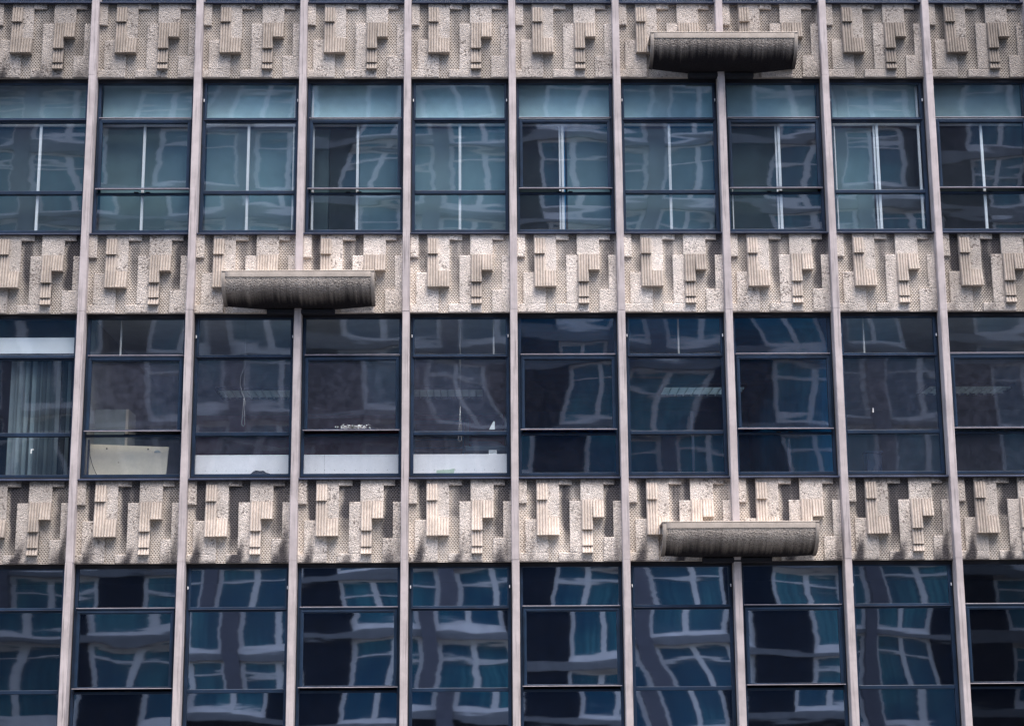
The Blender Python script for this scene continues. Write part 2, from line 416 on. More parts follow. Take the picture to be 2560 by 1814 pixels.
    ribs(.293, .443, .834, 1.062, .088, .058); ribs(.291, .443, .352, .829, .092, .036); ribs(.444, .600, .353, .590, .086, .030)
    ribs(.904, 1.056, .426, .826, .090, .052); ribs(1.057, 1.208, .590, .826, .086, .032)
    ribs(.904, 1.056, .210, .422, .093, .058); ribs(.904, 1.056, .112, .206, .086, .048)
    me = mb.mesh('relief_panel', [M['pebble'], M['rib'], M['perf']])
    ca = me.color_attributes.new('stain', 'FLOAT_COLOR', 'POINT')
    flat = []
    for a, b in st: flat += [a, b, 0, 1]
    ca.data.foreach_set('color', flat); return me
PANEL = [panel_mesh(q) for q in range(4)]

# ------------------------------------------------------------------ the office building
bld = empty('office_building', (0, 0, 0), 'office block with textured cream concrete panels, navy metal windows and pale vertical fins', 'building')

soot = {0: [.35, .5, .45, .3, .35, .3, .45, .4, .45, .5, .55, .55, .5, .5], 1: [.8, .8, .95, .75, .6, .75, .5, .62, .72, .8, .62, .85, .8, .8],
        2: [1.15, 1.15, 1.2, 1.1, 1.05, 1.0, .9, .9, .85, .9, 1.0, 1.1, 1.1, 1.1]}
slabs = {0: [.4, .4, .6, .35, .3, .25, .22, .25, .3, .35, .35, .4, .4, .4], 1: [.5, .5, .6, .5, .3, .45, .3, .28, .28, .70, .40, .5, .5, .5],
         2: [1.1, 1.1, 1.15, 1.05, 1.05, .95, 1.0, 1.05, .85, .9, .95, 1.1, 1.1, 1.1]}
tone = {0: [.6, .6, .62, .68, .78, .88, .94, .92, .82, .74, .66, .60, .6, .6], 1: [.75, .75, .80, .94, 1.06, 1.14, 1.3, 1.32, 1.28, 1.12, .96, .82, .8, .8],  # tone drops towards the facade edges: a vignette put into the panel colour
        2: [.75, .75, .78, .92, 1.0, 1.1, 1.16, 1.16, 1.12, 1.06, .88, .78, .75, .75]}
for row in (-1, 0, 1, 2, 3):
    for i, b in enumerate(range(B0, B1+1)):
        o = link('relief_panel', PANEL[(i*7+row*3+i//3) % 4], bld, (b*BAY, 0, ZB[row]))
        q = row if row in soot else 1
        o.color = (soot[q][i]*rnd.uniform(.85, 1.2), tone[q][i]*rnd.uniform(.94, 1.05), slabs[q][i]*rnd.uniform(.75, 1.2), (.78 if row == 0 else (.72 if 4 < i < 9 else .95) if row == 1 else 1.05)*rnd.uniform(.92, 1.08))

# mullion fins: full-height, in storey lengths with open joints
def fin_mesh(k):
    mb = MB(); rr_ = random.Random(k*13+5)
    cuts = [.14]+[ZB[r]+rr_.uniform(-.006, .03) for r in (3, 2, 1, 0, -1)]+[15.9]
    for a, b in zip(cuts, cuts[1:]):
        dx = rr_.uniform(-.002, .002); wd = .050+rr_.uniform(-.001, .0015)
        # subdivided a little so the arris is not ruler straight
        n = 24; y0 = rr_.uniform(-.003, .002)
        for s_ in (0,):
            base = len(mb.v); c = .007
            prof = [(-wd, .30), (-wd, y0+c), (-wd+c, y0), (wd-c, y0), (wd, y0+c), (wd, .30)]
            for j in range(n+1):
                z = a+.0015+(b-a-.003)*j/n
                for q, (x, y) in enumerate(prof):
                    jit = .0016*noise.noise(Vector((q*7.3+k, z*9, 2))) if 0 < q < 5 else 0
                    mb.v.append((x+dx+jit, y+jit*.5, z))
            for j in range(n):
                for q in range(5): a0 = base+j*6+q; mb.face([a0, a0+1, a0+7, a0+6])
            mb.face([base+q for q in range(6)][::-1]); mb.face([base+n*6+q for q in range(6)])
        mb.box(-wd+.006, wd-.006, .012, .29, a-.004, a+.004)
    return mb.mesh('mullion', M['mullion'])
fins = {}
for k in range(B0, B1+2): fins[k] = link('mullion', fin_mesh(k), bld, (k*BAY, 0, 0))

# ---- windows. z measured down from the bottom of the panel above, x inside the bay
YF = .190
def ring(mb, x0, x1, z0, z1, wl, wr, wt, wb, y0, y1, mi=0, c=.004):
    mb.box(x0, x0+wl, y0, y1, z0, z1, mi, c); mb.box(x1-wr, x1, y0, y1, z0, z1, mi, c)
    mb.box(x0+wl, x1-wr, y0+.001, y1-.001, z1-wt, z1, mi, c); mb.box(x0+wl, x1-wr, y0+.001, y1-.001, z0, z0+wb, mi, c)
def frame_B():
    mb = MB(); ring(mb, .053, 1.447, -2.300, -.012, .054, .054, .045, .052, YF, .262)
    mb.box(.107, 1.393, YF+.002, .26, -.645, -.618, 0, .004); mb.box(.107, 1.393, YF-.004, .26, -1.722, -1.668, 0, .006)
    ring(mb, .0525, 1.4475, -2.301, -.011, .012, .012, .012, .012, YF-.010, YF-.001, 1, 0)
    for z in (-1.0, -1.11):
        for x in (.070, 1.430): mb.box(x-.006, x+.006, YF-.006, YF+.002, z-.007, z+.007, 1)
    return mb.mesh('frame', [M['frame'], M['gasket']])
def sash_B():
    mb = MB(); ring(mb, .086, 1.414, -.616, -.052, .026, .026, .024, .034, YF-.014, YF+.04)
    return mb.mesh('top_sash', M['sash'])
def frame_A():
    mb = MB(); ring(mb, .053, 1.447, -2.300, -.012, .046, .046, .052, .052, YF, .262)
    mb.box(.099, 1.401, YF+.012, .26, -.635, -.594, 0, .004); mb.box(.099, 1.401, YF+.012, .26, -1.727, -1.694, 0, .004)
    ring(mb, .0525, 1.4475, -2.301, -.011, .010, .010, .012, .012, YF-.008, YF-.001, 1, 0)
    for x in (.66, .82): mb.box(x-.03, x+.03, YF-.012, YF+.012, -1.700, -1.688, 1)
    return mb.mesh('frame', [M['frame'], M['gasket']])
def sash_A():
    mb = MB(); ring(mb, .100, 1.404, -1.650, -.628, .044, .044, .040, .018, YF-.034, YF+.03)
    ring(mb, .116, 1.388, -1.642, -.644, .008, .008, .008, .008, YF-.040, YF-.033, 0, .002)
    return mb.mesh('pivot_sash', M['sash'])
def bars_A():
    mb = MB(); mb.box(.092, 1.412, YF-.046, YF, -.596, -.587, 0, .002); m2 = MB(); m2.box(.086, 1.416, YF-.062, YF-.02, -1.660, -1.650, 0, .002)
    return mb.mesh('drip_bar', M['drip']), m2.mesh('drip_bar', M['drip'])
def bars_B():
    mb = MB(); mb.box(.09, 1.41, YF-.020, YF, -.619, -.613, 0, .002); return (mb.mesh('drip_bar', M['sill']),)
def sillm():
    mb = MB(); z = -2.351
    b = len(mb.v); prof = [(.20, z+.049), (.068, z+.024), (.060, z+.020), (.060, z+.001), (.066, z), (.20, z)]
    for x in (.051, 1.449): mb.v += [(x, y, zz) for y, zz in prof]
    for k in range(6): n = (k+1) % 6; mb.face([b+k, b+n, b+6+n, b+6+k])
    mb.face([b+k for k in range(6)][::-1]); mb.face([b+6+k for k in range(6)])
    mb.box(.056, 1.444, .052, .0605, z+.002, z+.0155, 0, .002)
    return mb.mesh('sill', M['sill'])
def headm():
    r_ = []
    for q_ in ((.053, 1.447, .205, .40, -.0105, .10), (.054, 1.446, .166, .1885, -.058, -.002), (.053, 1.447, .19, .33, -2.40, -2.302)): r_.append(MB().box(*q_).mesh('packing_and_shade', M['soffit']))  # second box: black strip painted in for the panel's shade on the frame head
    return r_
def pane(x0, x1, z0, z1, y):
    mb = MB(); hx, hz = (x1-x0)/2, (z1-z0)/2
    mb.box(-hx, hx, 0, .006, -hz, hz, 1); mb.mi[0] = 0
    return mb.mesh('pane', [M['glass'], M['glass_in']]), ((x0+x1)/2, y, (z0+z1)/2)
def handlem():
    mb = MB(); mb.box(-.006, .006, -.022, 0, -.018, .018, 0, .003); mb.box(-.004, .004, -.030, -.02, -.024, .004, 0, .002); return mb.mesh('handle', M['handle'])
FB, SB, FA, SA, BA, BB, SI, HE, HA = frame_B(), sash_B(), frame_A(), sash_A(), bars_A(), bars_B(), sillm(), headm(), handlem()
PB = [pane(.108, 1.392, -.585, -.074, YF+.01), pane(.104, 1.396, -1.672, -.641, YF+.030), pane(.104, 1.396, -2.252, -1.718, YF+.030)]
PA = [pane(.096, 1.404, -.598, -.060, YF+.030), pane(.140, 1.364, -1.636, -.664, YF-.004), pane(.096, 1.404, -2.252, -1.723, YF+.030)]
def wboxm(name, boxes, mat):
    mb = MB(); [mb.box(*q) for q in boxes]; return mb.mesh(name, M[mat])
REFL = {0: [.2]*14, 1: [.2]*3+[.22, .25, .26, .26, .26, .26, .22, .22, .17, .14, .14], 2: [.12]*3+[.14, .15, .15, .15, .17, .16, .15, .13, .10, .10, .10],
        3: [.18, .18, .20, .30, .42, .44, .48, .46, .50, .42, .30, .10, .1, .1]}   # reflectance per pane, cut towards the edges to put in a vignette's dark corners
windows = {}
for row in (0, 1, 2, 3):                      # row 0 is the storey above the top row in view
    zt = ZB[row-1]
    for b in range(B0, B1+1):
        A = b % 2 == 0
        wdw = link('window', FA if A else FB, bld, (b*BAY, 0, zt)); windows[row, b] = wdw
        link('sash', SA if A else SB, wdw)
        [link('drip_bar', q_, wdw) for q_ in (BA if A else BB)]
        link('sill', SI, wdw); [link('packing_and_shade', q_, wdw) for q_ in HE]
        for k_, (me, lc) in enumerate(PA if A else PB):
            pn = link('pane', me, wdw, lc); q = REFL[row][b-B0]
            if row == 2 and b in (-4, -3, -2, -1) and k_ == 2: q = .06
            if row == 1 and k_ == 0: q *= .62
            pn.color = (q, 1.5 if row == 1 else 1.0, (.07 if -4 <= b <= -1 and k_ else .045 if b in (3, 4) and k_ else .018) if row == 2 else .022 if row == 1 else .006, 1)  # blue: dust haze, raised to put brightness into the dim middle-storey rooms
        if not A:
            for x in (.080, 1.420): link('handle', HA, wdw, (x, YF-.012, -.325))

# secondary glazing and blinds of the upper storey in view (row 1)
st_x = {-7: .75, -6: .75, -5: .752, -4: .735, -3: .721, -2: .784, -1: .747, 0: .718, 1: .756, 2: .834, 3: .756, 4: .763, 5: .75, 6: .75}
dbl = {0, 2, 3}
lft = {-2: 2, 2: 1, 3: 1}; rgt = {-3: 1, 3: 2}
btone = {-7: .5, -6: .5, -5: .50, -4: .72, -3: .92, -2: 1.02, -1: 1.05, 0: 1.0, 1: .95, 2: .75, 3: .72, 4: .45, 5: .4, 6: .4}  # dims towards both ends: a vignette put into the fabric colour
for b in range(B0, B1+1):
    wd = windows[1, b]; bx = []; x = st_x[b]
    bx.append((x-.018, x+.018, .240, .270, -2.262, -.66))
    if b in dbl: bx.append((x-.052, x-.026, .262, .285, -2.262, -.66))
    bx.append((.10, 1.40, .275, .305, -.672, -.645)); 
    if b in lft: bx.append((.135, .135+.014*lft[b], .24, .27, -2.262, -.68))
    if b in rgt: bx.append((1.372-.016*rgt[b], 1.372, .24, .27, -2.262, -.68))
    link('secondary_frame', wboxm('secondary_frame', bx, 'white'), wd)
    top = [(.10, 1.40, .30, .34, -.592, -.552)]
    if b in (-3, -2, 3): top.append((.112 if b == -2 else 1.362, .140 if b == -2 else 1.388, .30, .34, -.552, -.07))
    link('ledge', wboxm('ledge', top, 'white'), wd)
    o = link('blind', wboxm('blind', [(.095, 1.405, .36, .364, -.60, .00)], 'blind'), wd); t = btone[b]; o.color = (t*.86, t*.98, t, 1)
# half-drawn blinds, plus near-black sheets painted in for the dim open halves (local x range, tone)
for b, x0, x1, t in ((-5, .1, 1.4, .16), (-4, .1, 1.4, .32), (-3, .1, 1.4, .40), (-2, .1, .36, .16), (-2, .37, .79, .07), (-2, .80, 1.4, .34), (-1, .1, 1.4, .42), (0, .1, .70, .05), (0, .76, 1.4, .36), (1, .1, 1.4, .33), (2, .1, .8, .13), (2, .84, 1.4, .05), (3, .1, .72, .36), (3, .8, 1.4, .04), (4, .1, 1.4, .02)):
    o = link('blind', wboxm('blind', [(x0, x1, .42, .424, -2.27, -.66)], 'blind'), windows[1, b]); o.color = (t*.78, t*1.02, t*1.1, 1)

# structure inside: floors, ceilings, partitions and back walls, storey by storey
def part(name, boxes, mat): return link(name, wboxm(name, boxes, mat), bld)
for r in (-1, 0, 1, 2, 3):
    z = ZB[r]
    part('floor_slab', [(XL, XR, .31, 9, z+.10, z+.45)], 'slab')
    part('room_floor', [(XL, XR, .32, 9, z+.4505, z+.47)], 'floor')
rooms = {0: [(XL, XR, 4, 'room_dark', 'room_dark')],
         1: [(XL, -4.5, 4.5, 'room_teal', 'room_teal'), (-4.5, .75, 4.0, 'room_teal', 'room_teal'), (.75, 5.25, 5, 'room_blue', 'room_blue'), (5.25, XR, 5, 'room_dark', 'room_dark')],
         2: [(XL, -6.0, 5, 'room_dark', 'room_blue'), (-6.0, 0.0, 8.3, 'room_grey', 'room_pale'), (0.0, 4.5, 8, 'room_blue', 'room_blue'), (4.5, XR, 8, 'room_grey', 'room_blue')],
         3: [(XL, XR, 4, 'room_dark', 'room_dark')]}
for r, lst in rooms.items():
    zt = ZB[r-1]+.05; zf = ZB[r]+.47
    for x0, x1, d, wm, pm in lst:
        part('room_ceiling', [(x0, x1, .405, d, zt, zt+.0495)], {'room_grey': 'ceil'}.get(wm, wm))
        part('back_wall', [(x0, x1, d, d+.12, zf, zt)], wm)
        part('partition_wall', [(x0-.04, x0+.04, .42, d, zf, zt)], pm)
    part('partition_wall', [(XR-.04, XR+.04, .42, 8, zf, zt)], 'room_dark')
part('maroon_wall', [(-5.95, -.05, 8.26, 8.298, ZB[2]+.47, ZB[1]+.045)], 'maroon')
part('end_wall', [(XL-.3, XL-.052, .05, 9.3, 0, 15.9)], 'slab'); part('end_wall', [(XR+.052, XR+.3, .05, 9.3, 0, 15.9)], 'slab')
part('rear_wall', [(XL, XR, 9.05, 9.3, 0, 15.9)], 'slab'); part('roof', [(XL-.35, XR+.35, .02, 9.35, 15.9, 16.15)], 'slab')
part('plinth', [(XL, XR, .10, .30, 0, ZB[3]-.01)], 'mullion'); part('parapet', [(XL, XR, .12, .35, ZB[-1]+1.135, 15.895)], 'mullion')

# ------------------------------------------------------------------ curved concrete hoods
def arc(ph, d=0.):                     # outer face: quarter oval from the top lip down to the wall
    a, c = .48-d, .43-d
    return (-.42+.48-a*math.cos(ph), -c*math.sin(max(0, ph))**.8)
def hood(x, zt, label, s):
    root = link('curved_hood', None, bld, (x, 0, zt)); root['label'] = label
    HW = 1.045; cw = .475; pe = R(73)
    def pm(X): a = abs(X); return math.pi/2 if a < cw else math.pi/2+(pe-math.pi/2)*(a-cw)/(HW-cw)
    def mk(name, x0, x1, p0, p1f, d, th, mat, nx, rough=0.):
        """curved plate from angle p0 to p1f(x), outer face set in by d, th thick"""
        mb = MB(); NP = 56; runs = []
        def pt(i, j, dd):
            X = x0+(x1-x0)*i/nx; p1 = p1f(X); ph = p0+(p1-p0)*j/NP; y, z = arc(ph, dd)
            if rough and dd == d and 0 < i < nx and 0 < j < NP:
                k = rough*(noise.noise(Vector((X*45, z*45, y*45)))+.6*noise.noise(Vector((X*95, z*95, y*95))))
                y -= k*math.cos(ph); z -= k*math.sin(ph)
            runs.append(max(0, ph/(math.pi/2))); return (X, y, z)
        for dd in (d, d+th):
            for j in range(NP+1):
                for i in range(nx+1): mb.v.append(pt(i, j, dd))
        K = (nx+1)*(NP+1)
        for j in range(NP):
            for i in range(nx):
                a = j*(nx+1)+i; mb.face([a, a+nx+1, a+nx+2, a+1]); mb.face([K+a, K+a+1, K+a+nx+2, K+a+nx+1])
        for j in range(NP):
            for i in (0, nx): a = j*(nx+1)+i; q = [a, a+nx+1, K+a+nx+1, K+a]; mb.face(q if i else q[::-1])
        for j in (0, NP):
            for i in range(nx): a = j*(nx+1)+i; q = [a, a+1, K+a+1, K+a]; mb.face(q if j else q[::-1])
        me = mb.mesh(name, M[mat], smooth=not rough); at = me.attributes.new('run', 'FLOAT', 'POINT'); at.data.foreach_set('value', runs)
        o = link(name, me, root); o.color = (s, 1, 1, 1); return o
    mk('shell', -HW+.004, HW-.004, 0.0, pm, .010, .035, 'hood_field', 170, .0035)
    pt = .11
    mk('rim', -HW, -HW+.048, -.0, pm, 0, .03, 'hood_rim', 3); mk('rim', HW-.048, HW, -.0, pm, 0, .03, 'hood_rim', 3)
    mk('rim', -HW+.0485, HW-.0485, -.0, lambda X: pt, 0, .03, 'hood_rim', 24)
    mb = MB(); mb.box(-HW, HW, -.421, .085, 0.0005, .018, 0, .006)
    o = link('top_slab', mb.mesh('top_slab', M['hood_rim']), root); o.color = (s, 1, 1, 1)
    mb = MB(); mb.box(-.47, .47, .0, .10, -.492, -.425, 0, .01)
    me = mb.mesh('bracket', M['soffit']); link('bracket', me, root)
hood(3.0, 11.225, 'dark weathered concrete hood near the top right of the facade', .36)
hood(-2.96, 7.745, 'pale-topped concrete hood left of the middle of the facade', .16)
hood(3.0, 4.275, 'stained concrete hood low on the right of the facade', .18)

# ------------------------------------------------------------------ things inside the rooms of the middle storey
ZT = ZB[1]
def one(name, mb, mat, label, cat, group=None, smooth=False, loc=(0, 0, 0)):
    return tag(link(name, mb.mesh(name, mat, smooth), None, loc), label, cat, group)
# vertical blind
vb = empty('vertical_blind', (-6.75, .5, 4.98), 'grey-green vertical blind bunched behind the leftmost window of the middle storey', 'blind')
mb = MB(); mb.box(-.72, .70, -.03, .03, 1.76, 1.80); link('head_rail', mb.mesh('head_rail', M['white']), vb)
for k, (x, a, wd_) in enumerate([(-.25, 20, .10), (-.19, 60, .1), (-.14, 35, .1), (-.09, 70, .1), (-.05, 30, .09), (0, 65, .1), (.05, 20, .1), (.10, 55, .1), (.145, 72, .1), (.19, 40, .1), (.235, 70, .1), (.30, 45, .1), (.37, 70, .1), (.45, 65, .1), (.52, 70, .09), (.60, 72, .09)]):
    mb = MB(); n = 6
    mb.grid(lambda u, v: ((u-.5)*wd_, .006*math.sin(math.pi*u), 1.75*v), n, 1); mb.grid(lambda u, v: ((.5-u)*wd_, .006*math.sin(math.pi*u)+.0012, 1.75*v), n, 1)
    t = rnd.choice((.15, .25, .4, .7, .85)); o = link('vane', mb.mesh('vane', M['vane'], True), vb, (x, 0, 0), (0, 0, R(a))); o.color = (t, t, t, 1)
one('window_board', MB().box(-7.38, -6.13, .30, .325, 6.765, 6.99), M['white'], 'white board across the top light of the leftmost middle-storey window', 'board')
# tall cabinet, desk panel and cable
cab = empty('cupboard', (-5.72, .95, 4.29), 'tall grey-green cupboard standing behind the cream board', 'cupboard')
link('carcass', MB().box(-.24, .20, 0, .5, 0, 1.80, 0, .004).mesh('carcass', M['cabinet']), cab)
link('side_panel', MB().box(.201, .240, -.01, .5, 0, 1.80, 0, .004).mesh('side_panel', M['cream']), cab)
mb = MB()
pts = [(-.53, 0), (.53, 0), (.555, .415), (-.53, .46)]
b = 0; mb.v = [(x, 0, z) for x, z in pts]+[(x, .025, z) for x, z in pts]
mb.face([0, 1, 2, 3]); mb.face([7, 6, 5, 4])
for k in range(4): n = (k+1) % 4; mb.face([k, k+4, n+4, n])
brd = tag(link('desk_panel', mb.mesh('desk_panel', M['cream']), None, (-5.34, .36, 5.035), (R(-2), 0, 0)), 'cream desk panel with a half-round hand hole, leaning against the glass', 'panel')
def disc(r, half=False, n=16):
    m = MB(); a0, a1 = (0, math.pi) if half else (0, 2*math.pi)
    m.v = [(r*math.cos(a0+(a1-a0)*k/n), y, r*(.8 if half else 1)*math.sin(a0+(a1-a0)*k/n)) for y in (-.003, 0) for k in range(n+1 if half else n)]
    q = n+1 if half else n; m.face(range(q)); m.face(list(range(q, 2*q))[::-1])
    for k in range(q): m.face([k, q+k, q+(k+1) % q, (k+1) % q])
    return m
link('hand_hole', disc(.045, True).mesh('hand_hole', M['cabinet']), brd, (.40, -.001, .335))
for x, z in ((-.30, .395), (.27, .385), (-.13, .20)): link('fixing', disc(.011 if z > .3 else .006).mesh('fixing', M['gasket']), brd, (x, -.001, z))
mb = MB(); mb.tube([(-5.873, .325, 5.52), (-5.868, .325, 5.42), (-5.855, .325, 5.32), (-5.82, .325, 5.20), (-5.775, .325, 5.10), (-5.742, .325, 5.04)], .0045)
one('cable', mb, M['gasket'], 'thin dark cable curving down beside the cream desk panel', 'cable', smooth=True)
mb = MB(); mb.tube([(-5.885, .335, 5.55), (-5.885, .335, 5.03)], .012); one('post', mb, M['bin'], 'dark upright post at the left edge of the cream desk panel', 'post')
# white ledge boxes along the sill of three bays
for k, b in enumerate((-3, -2, -1)):
    mb = MB(); mb.box(-.67, .67, 0, .16, 0, .335, 0, .004)
    lab = ['white sill box in the window with the black cloth', 'white sill box in the window with the white paint smear', 'white sill box with green paper, in front of the printer'][k]
    t = tag(link('sill_box', None, None, (b*BAY+.75, .29, 4.985)), lab, 'box', 'white boxes along the window sill')
    link('front_panel', mb.mesh('front_panel', M['board']), t)
    mb = MB()
    for q in range(8): x = -.5+q*.14+rnd.uniform(-.02, .02); mb.box(x-.004, x+.004, -.002, .002, .115, .121)
    if k == 1: mb.box(-.374, -.372, -.0015, .002, 0, .335)
    link('screws', mb.mesh('screws', M['gasket']), t)
mb = MB(); mb.grid(lambda u, v: ((u-.5)*.27+.01*math.sin(v*9), (v-.5)*.05, .055*math.sin(math.pi*u)**.7*math.sin(math.pi*v)*(.6+.8*noise.noise(Vector((u*5, v*3, 1))))+.004), 26, 10)
mb.grid(lambda u, v: ((.5-u)*.27, (v-.5)*.05, 0), 4, 4)
one('black_cloth', mb, M['blackcloth'], 'crumpled black cloth lying at the foot of the white sill box', 'cloth', loc=(-3.50, .26, 5.045))
mb = MB(); b = 0; mb.v = [(x, y, z) for y in (0, .004) for x, z in ((-.12, 0), (.12, .01), (.135, .08), (.05, .062), (-.115, .055))]
mb.face(range(5)); mb.face([9, 8, 7, 6, 5]); [mb.face([k, k+5, (k+1) % 5+5, (k+1) % 5]) for k in range(5)]
one('green_paper', mb, M['green'], 'folded pale green paper at the foot of the white sill box', 'paper', loc=(-.96, .275, 5.04))
# printer
pr = empty('printer', (-.40, .95, 5.02), 'slate grey printer with its lid raised behind the white sill box', 'printer')
link('body', MB().box(-.27, .27, 0, .40, 0, .42, 0, .015).mesh('body', M['printer']), pr)
link('scanner', MB().box(-.30, .30, -.03, .42, .425, .52, 0, .025).mesh('scanner', M['printer']), pr)
mb = MB(); mb.v = [(-.19, .02, .525), (.27, .02, .525), (.17, .30, .64), (-.24, .30, .64)]+[(-.19, .04, .523), (.27, .04, .523), (.17, .32, .63), (-.24, .32, .63)]
mb.face([0, 1, 2, 3]); mb.face([7, 6, 5, 4]); [mb.face([k, k+4, (k+1) % 4+4, (k+1) % 4]) for k in range(4)]
link('lid', mb.mesh('lid', M['bin']), pr)
link('paper_slot', MB().box(-.16, .18, -.006, .0, .33, .37).mesh('paper_slot', M['bin']), pr)
t = one('name_card', MB().box(-.055, .055, 0, .004, 0, .058), M['card'], 'small white card with grey lines standing on the white sill box', 'card', loc=(-.30, .32, 5.322))
link('lines', wboxm('lines', [(-.04, .035, -.0015, -.0003, .036, .041), (-.04, .04, -.0015, -.0003, .022, .026), (-.04, .01, -.0015, -.0003, .010, .014)], 'cabinet'), t)
mb = MB(); mb.v = [(x, y, z) for y in (0, .002) for x, z in ((-.045, 0), (.035, .0), (.035, .11), (.015, .115))]
mb.face(range(4)); mb.face([7, 6, 5, 4]); [mb.face([k, k+4, (k+1) % 4+4, (k+1) % 4]) for k in range(4)]
one('paper_scrap', mb, M['card'], 'torn triangular scrap of white paper stuck inside the glass above the printer', 'paper', loc=(-.305, .235, 5.655))
# paint smear on the glass of bay -2 (raised flecks)
mb = MB(); q = random.Random(3)
for k in range(230):
    x = q.gauss(0, .115); x = max(-.24, min(.24, x)); z = abs(q.gauss(0, .022)); r_ = q.uniform(.002, .008)*(1 if abs(x) < .2 else .6)
    n = 5; b = len(mb.v); a0 = q.uniform(0, 6)
    mb.v += [(x+r_*math.cos(a0+k2*6.283/n)*1.6, y, z+r_*math.sin(a0+k2*6.283/n)) for y in (-.0012, .0012) for k2 in range(n)]
    mb.face(range(b, b+n)); mb.face(range(b+2*n-1, b+n-1, -1)); [mb.face([b+j, b+n+j, b+n+(j+1) % n, b+(j+1) % n]) for j in range(n)]
one('paint_smear', mb, M['card'], 'streak of flaking white paint along the foot of a tilting pane', 'paint', loc=(-2.23, YF-.007, 5.668))
for (x, z, lab, rz) in ((-6.64, 5.372, 'bent scrap of white tape on the leftmost middle-storey pane', 1), (4.99, 5.90, 'short strip of white tape on a grey pane near the right', 0)):
    mb = MB(); mb.box(-.006, .006, 0, .0015, -.03, .03)
    if rz: mb.box(-.004, .035, .0003, .0018, .018, .030)
    one('tape_scrap', mb, M['card'], lab, 'tape', loc=(x, YF+.027, z))
# pull cords
def cord(x, ztop, zk, zb, lab, loop):
    mb = MB(); mb.tube([(x, .35, ztop), (x+.002, .35, zk)], .0021)
    mb.tube([(x+.002, .35, zk), (x-.018, .35, zb+.10), (x-.022, .35, zb+.03), (x, .35, zb), (x+.022, .35, zb+.03), (x+.016, .35, zb+.10), (x+.003, .35, zk)], .0021)
    if loop: mb.tube([(x-.002, .35, zk+.42), (x-.05, .35, zk+.30), (x-.06, .35, zk+.18), (x-.025, .35, zk+.05), (x+.02, .35, zk-.06), (x+.03, .35, zk-.12), (x, .35, zk-.10)], .0025)
    one('pull_cord', mb, M['cord'], lab, 'cord', 'cords of the missing window blinds', True)
cord(-3.762, 7.22, 6.15, 5.73, 'knotted white pull cord above the white box with the black cloth', True)
cord(-.754, 7.25, 6.0, 5.50, 'straight looped white pull cord left of the printer', False)
for b, x in ((-4, .496), (-1, 1.219), (1, .822), (3, .441)):
    t = ['left', 'second', 'third', 'right'][[-4, -1, 1, 3].index(b)]
    lab = {-4: 'thin white rod in the dark top light above the cream desk panel', -1: 'thin white rod in the top light above the printer',
           1: 'thin white rod in the top light above the louvred light with pale dashes', 3: 'thin white rod in the rightmost top light that has one'}[b]
    one('blind_rod', MB().box(-.012, .012, 0, .02, 0, .52, 0, .003), M['cord'], lab, 'rod', 'white rods in the top lights', loc=(b*BAY+x, .35, 6.725))
for x, z1, lab in ((2.51, 5.94, 'narrow pale upright strip behind the blue pane below the ceiling louvres'), (3.86, 5.56, 'short pale upright strip low behind the darkest blue pane')):
    one('upright_strip', MB().box(-.018, .018, 0, .02, 0, z1-4.98), M['sill'], lab, 'strip', loc=(x, .55, 4.98))
# wall cupboard / screen bits seen inside
bn = empty('waste_bin', (5.2, 1.2, 5.0), 'dark blue bin standing low behind the grey pane near the right', 'bin')
link('body', MB().box(-.11, .11, 0, .2, .0, .46, 0, .01).mesh('body', M['bin']), bn)
link('rim', MB().box(-.125, .125, -.012, .212, .46, .485, 0, .004).mesh('rim', M['bin']), bn)
# ceiling louvre lights
def louvre(x0, x1, lab, emit, yc=5.87):
    t = empty('ceiling_light', ((x0+x1)/2, yc, ZT+.035), lab, 'ceiling light', 'louvred ceiling lights')
    L = (x1-x0)/2
    mb = MB()
    for s in (-1, 1): mb.box(-L, L, s*.43-.012, s*.43+.012, -.05, .012); mb.box(s*L-.012, s*L+.012, -.43, .43, -.049, .011)
    link('housing', mb.mesh('housing', M['bin']), t)
    mb = MB(); n = 10
    for k in range(1, 4): mb.box(-L+.012, L-.012, -.43+.215*k-.006, -.43+.215*k+.006, -.045, 0)
    for k in range(1, n): x = -L+2*L*k/n; mb.box(x-.006, x+.006, -.418, .418, -.046, -.001)
    link('louvre', mb.mesh('louvre', M['lamp']), t)
    for k in range(4):
        y = -.3225+.215*k; link('tube', MB().box(-L+.05, L-.05, y-.05, y+.02, -.012, .008).mesh('tube', emit), t)
g = N('dim_fluorescent_tube'); v, tc, oi = coords(g)
e = g.n('Emission'); e.inputs[0].default_value = (.8, .95, 1, 1); e.inputs[1].default_value = .4; g.l(e.outputs[0], g.out.inputs[0]); lit = g.m
g = N('unlit_tube_glow'); e = g.n('Emission'); e.inputs[0].default_value = (.8, .95, 1, 1); e.inputs[1].default_value = .12; g.l(e.outputs[0], g.out.inputs[0]); dim = g.m  # faint glow painted into tubes that are not switched on
louvre(2.64, 4.05, 'louvred ceiling light with pale dashes seen through the blue panes', lit)
louvre(7.18, 8.65, 'dim louvred ceiling light seen through the grey panes on the right', dim)

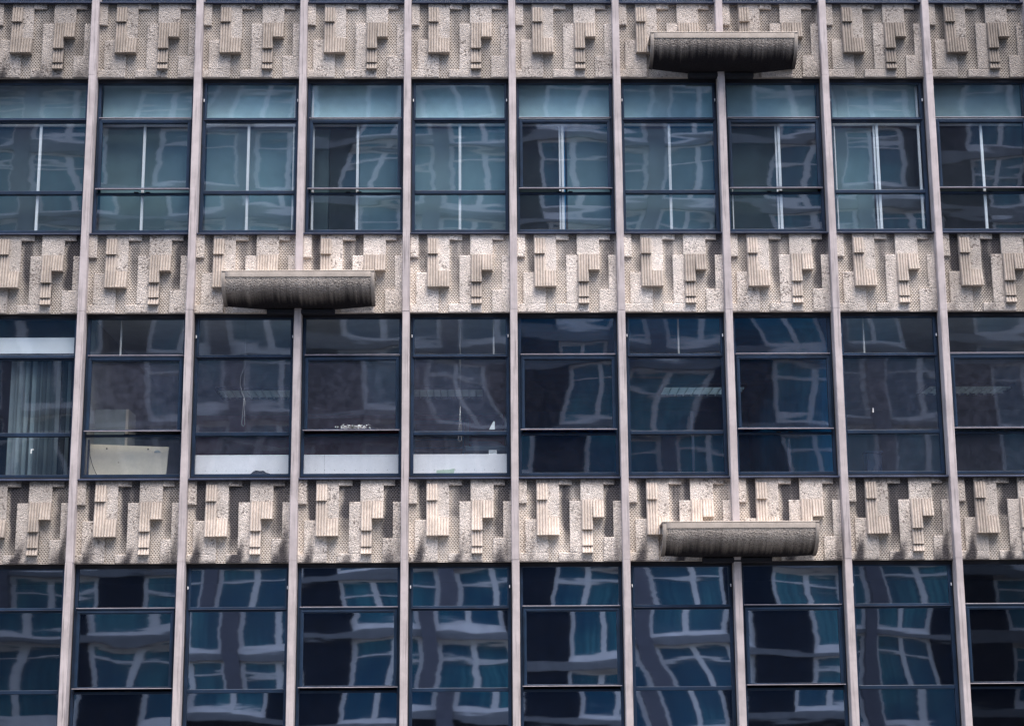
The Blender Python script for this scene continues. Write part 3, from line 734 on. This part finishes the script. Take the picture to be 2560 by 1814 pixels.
louvre(-5.0, -3.72, 'unlit ceiling louvre seen behind the knotted pull cord', dim, 6.0); louvre(-1.66, -.44, 'unlit ceiling louvre seen behind the straight pull cord', dim, 6.0)
sc_ = empty('shutter_cupboard', (-1.26, 7.9, ZB[2]+.47), 'blue-grey cupboard with a slatted shutter against the maroon wall', 'cupboard')
mb = MB(); mb.box(-.47, .47, .0, .3, 0, 2.88)
link('carcass', mb.mesh('carcass', M['room_blue']), sc_)
for k in range(18): link('slat', MB().box(-.43, .43, -.025, -.002, .1+k*.152, .1+k*.152+.12, 0, .01).mesh('slat', M['printer']), sc_)
link('side_post', MB().box(.48, .55, -.02, .3, 0, 2.89).mesh('side_post', M['lamp']), sc_)

# ------------------------------------------------------------------ building across the street (seen in the glass)
YO = -38.0
M['opp_frame'] = paint('lilac_white_frame', (.93, .86, .86), .6, .08)
M['opp_band'] = paint('grey_render_band', (.24, .235, .26), .85, .12)
M['opp_dark'] = paint('dark_brick', (.006, .014, .034), .9, .3)
M['opp_pier'] = paint('grey_pier', (.15, .145, .185), .85, .12)
g = N('teal_curtained_glass'); v, tc, oi = coords(g)
mp = g.n('Mapping'); mp.inputs['Scale'].default_value = (9, 1, .5); g.l(v, mp.inputs[0])
f = g.noise(mp.outputs[0], 1, 3, .6); a = g.noise(v, .35, 2)
c = g.mix(g.ramp(f, .3, .7), (.020, .125, .20), (.06, .26, .33)); c = g.mix(g.ramp(a, .35, .6, 0, .75), c, (.008, .07, .16))
g.bsdf(c, .25, .4); M['opp_glass'] = g.m
opp = empty('street_building', (0, YO, 0), 'dark brick building with lilac-framed paired windows, mirrored in the glass', 'building')
NF = 11; DZ = 2.72; DX = 7.85
part_o = lambda name, boxes, mat: link(name, wboxm(name, boxes, mat), opp)
X0 = -14.05-DX
part_o('wall', [(-34, 40, -9, -.25, 0, 33)], 'opp_dark')
part_o('roof', [(-34.4, 40.4, -9.3, .3, 33.0, 33.5)], 'opp_band')
for k in range(7): x = X0+DX*k; part_o('dark_pier', [(x-.9, x+.9, -.25, .05, 0, 33)], 'opp_dark')
for k in range(6): x = X0+DX*(k+.5); part_o('grey_pier', [(x-.28, x+.28, -.25, .32, 0, 33)], 'opp_pier')
for f_ in range(NF+1):
    z = 1.94+DZ*(f_-1); part_o('floor_band', [(-34, 40, -.25, .16, max(.0, z+2.35), z+DZ-.07)], 'opp_band')
def owin():
    mb = MB(); W_, Hh = 2.74, 2.36; fr = .17
    mb.box(0, fr, 0, .14, 0, Hh); mb.box(W_-fr, W_, 0, .14, 0, Hh); mb.box(fr, W_-fr, .002, .139, 0, fr*1.0); mb.box(fr, W_-fr, .002, .139, Hh-fr*.8, Hh)
    mb.box(W_/2-.11, W_/2+.11, .004, .142, fr, Hh-fr*.8)
    mb.box(fr, W_/2-.11, .02, .12, 1.70, 1.79); mb.box(W_/2+.11, W_-fr, .02, .12, 1.70, 1.79)
    mb.box(-.05, W_+.05, .0, .24, -.07, -.001)
    me = mb.mesh('window_frame', M['opp_frame']); mb2 = MB(); mb2.box(fr*.5, W_-fr*.5, .03, .05, fr*.5, Hh-fr*.5)
    return me, mb2.mesh('window_pane', M['opp_glass'])
OW, OP = owin()
cnt = 0; far = MB(); farp = MB()
for f_ in range(NF):
    z = 1.94+DZ*f_
    for k in range(6):
        for x in (X0+DX*k+.9, X0+DX*(k+.5)+.28):
            if f_ < 8:
                o = link('window', OW, opp, (x+.0, -.23, z)); link('pane', OP, o)
            else:
                for src, dst in ((OW, far), (OP, farp)):
                    b = len(dst.v); dst.v += [(v_.co.x+x, v_.co.y-.23, v_.co.z+z) for v_ in src.vertices]
                    for p in src.polygons: dst.face([b+i for i in p.vertices])
o = link('upper_windows', far.mesh('upper_windows', M['opp_frame']), opp); o['kind'] = 'stuff'
o = link('upper_panes', farp.mesh('upper_panes', M['opp_glass']), opp); o['kind'] = 'stuff'
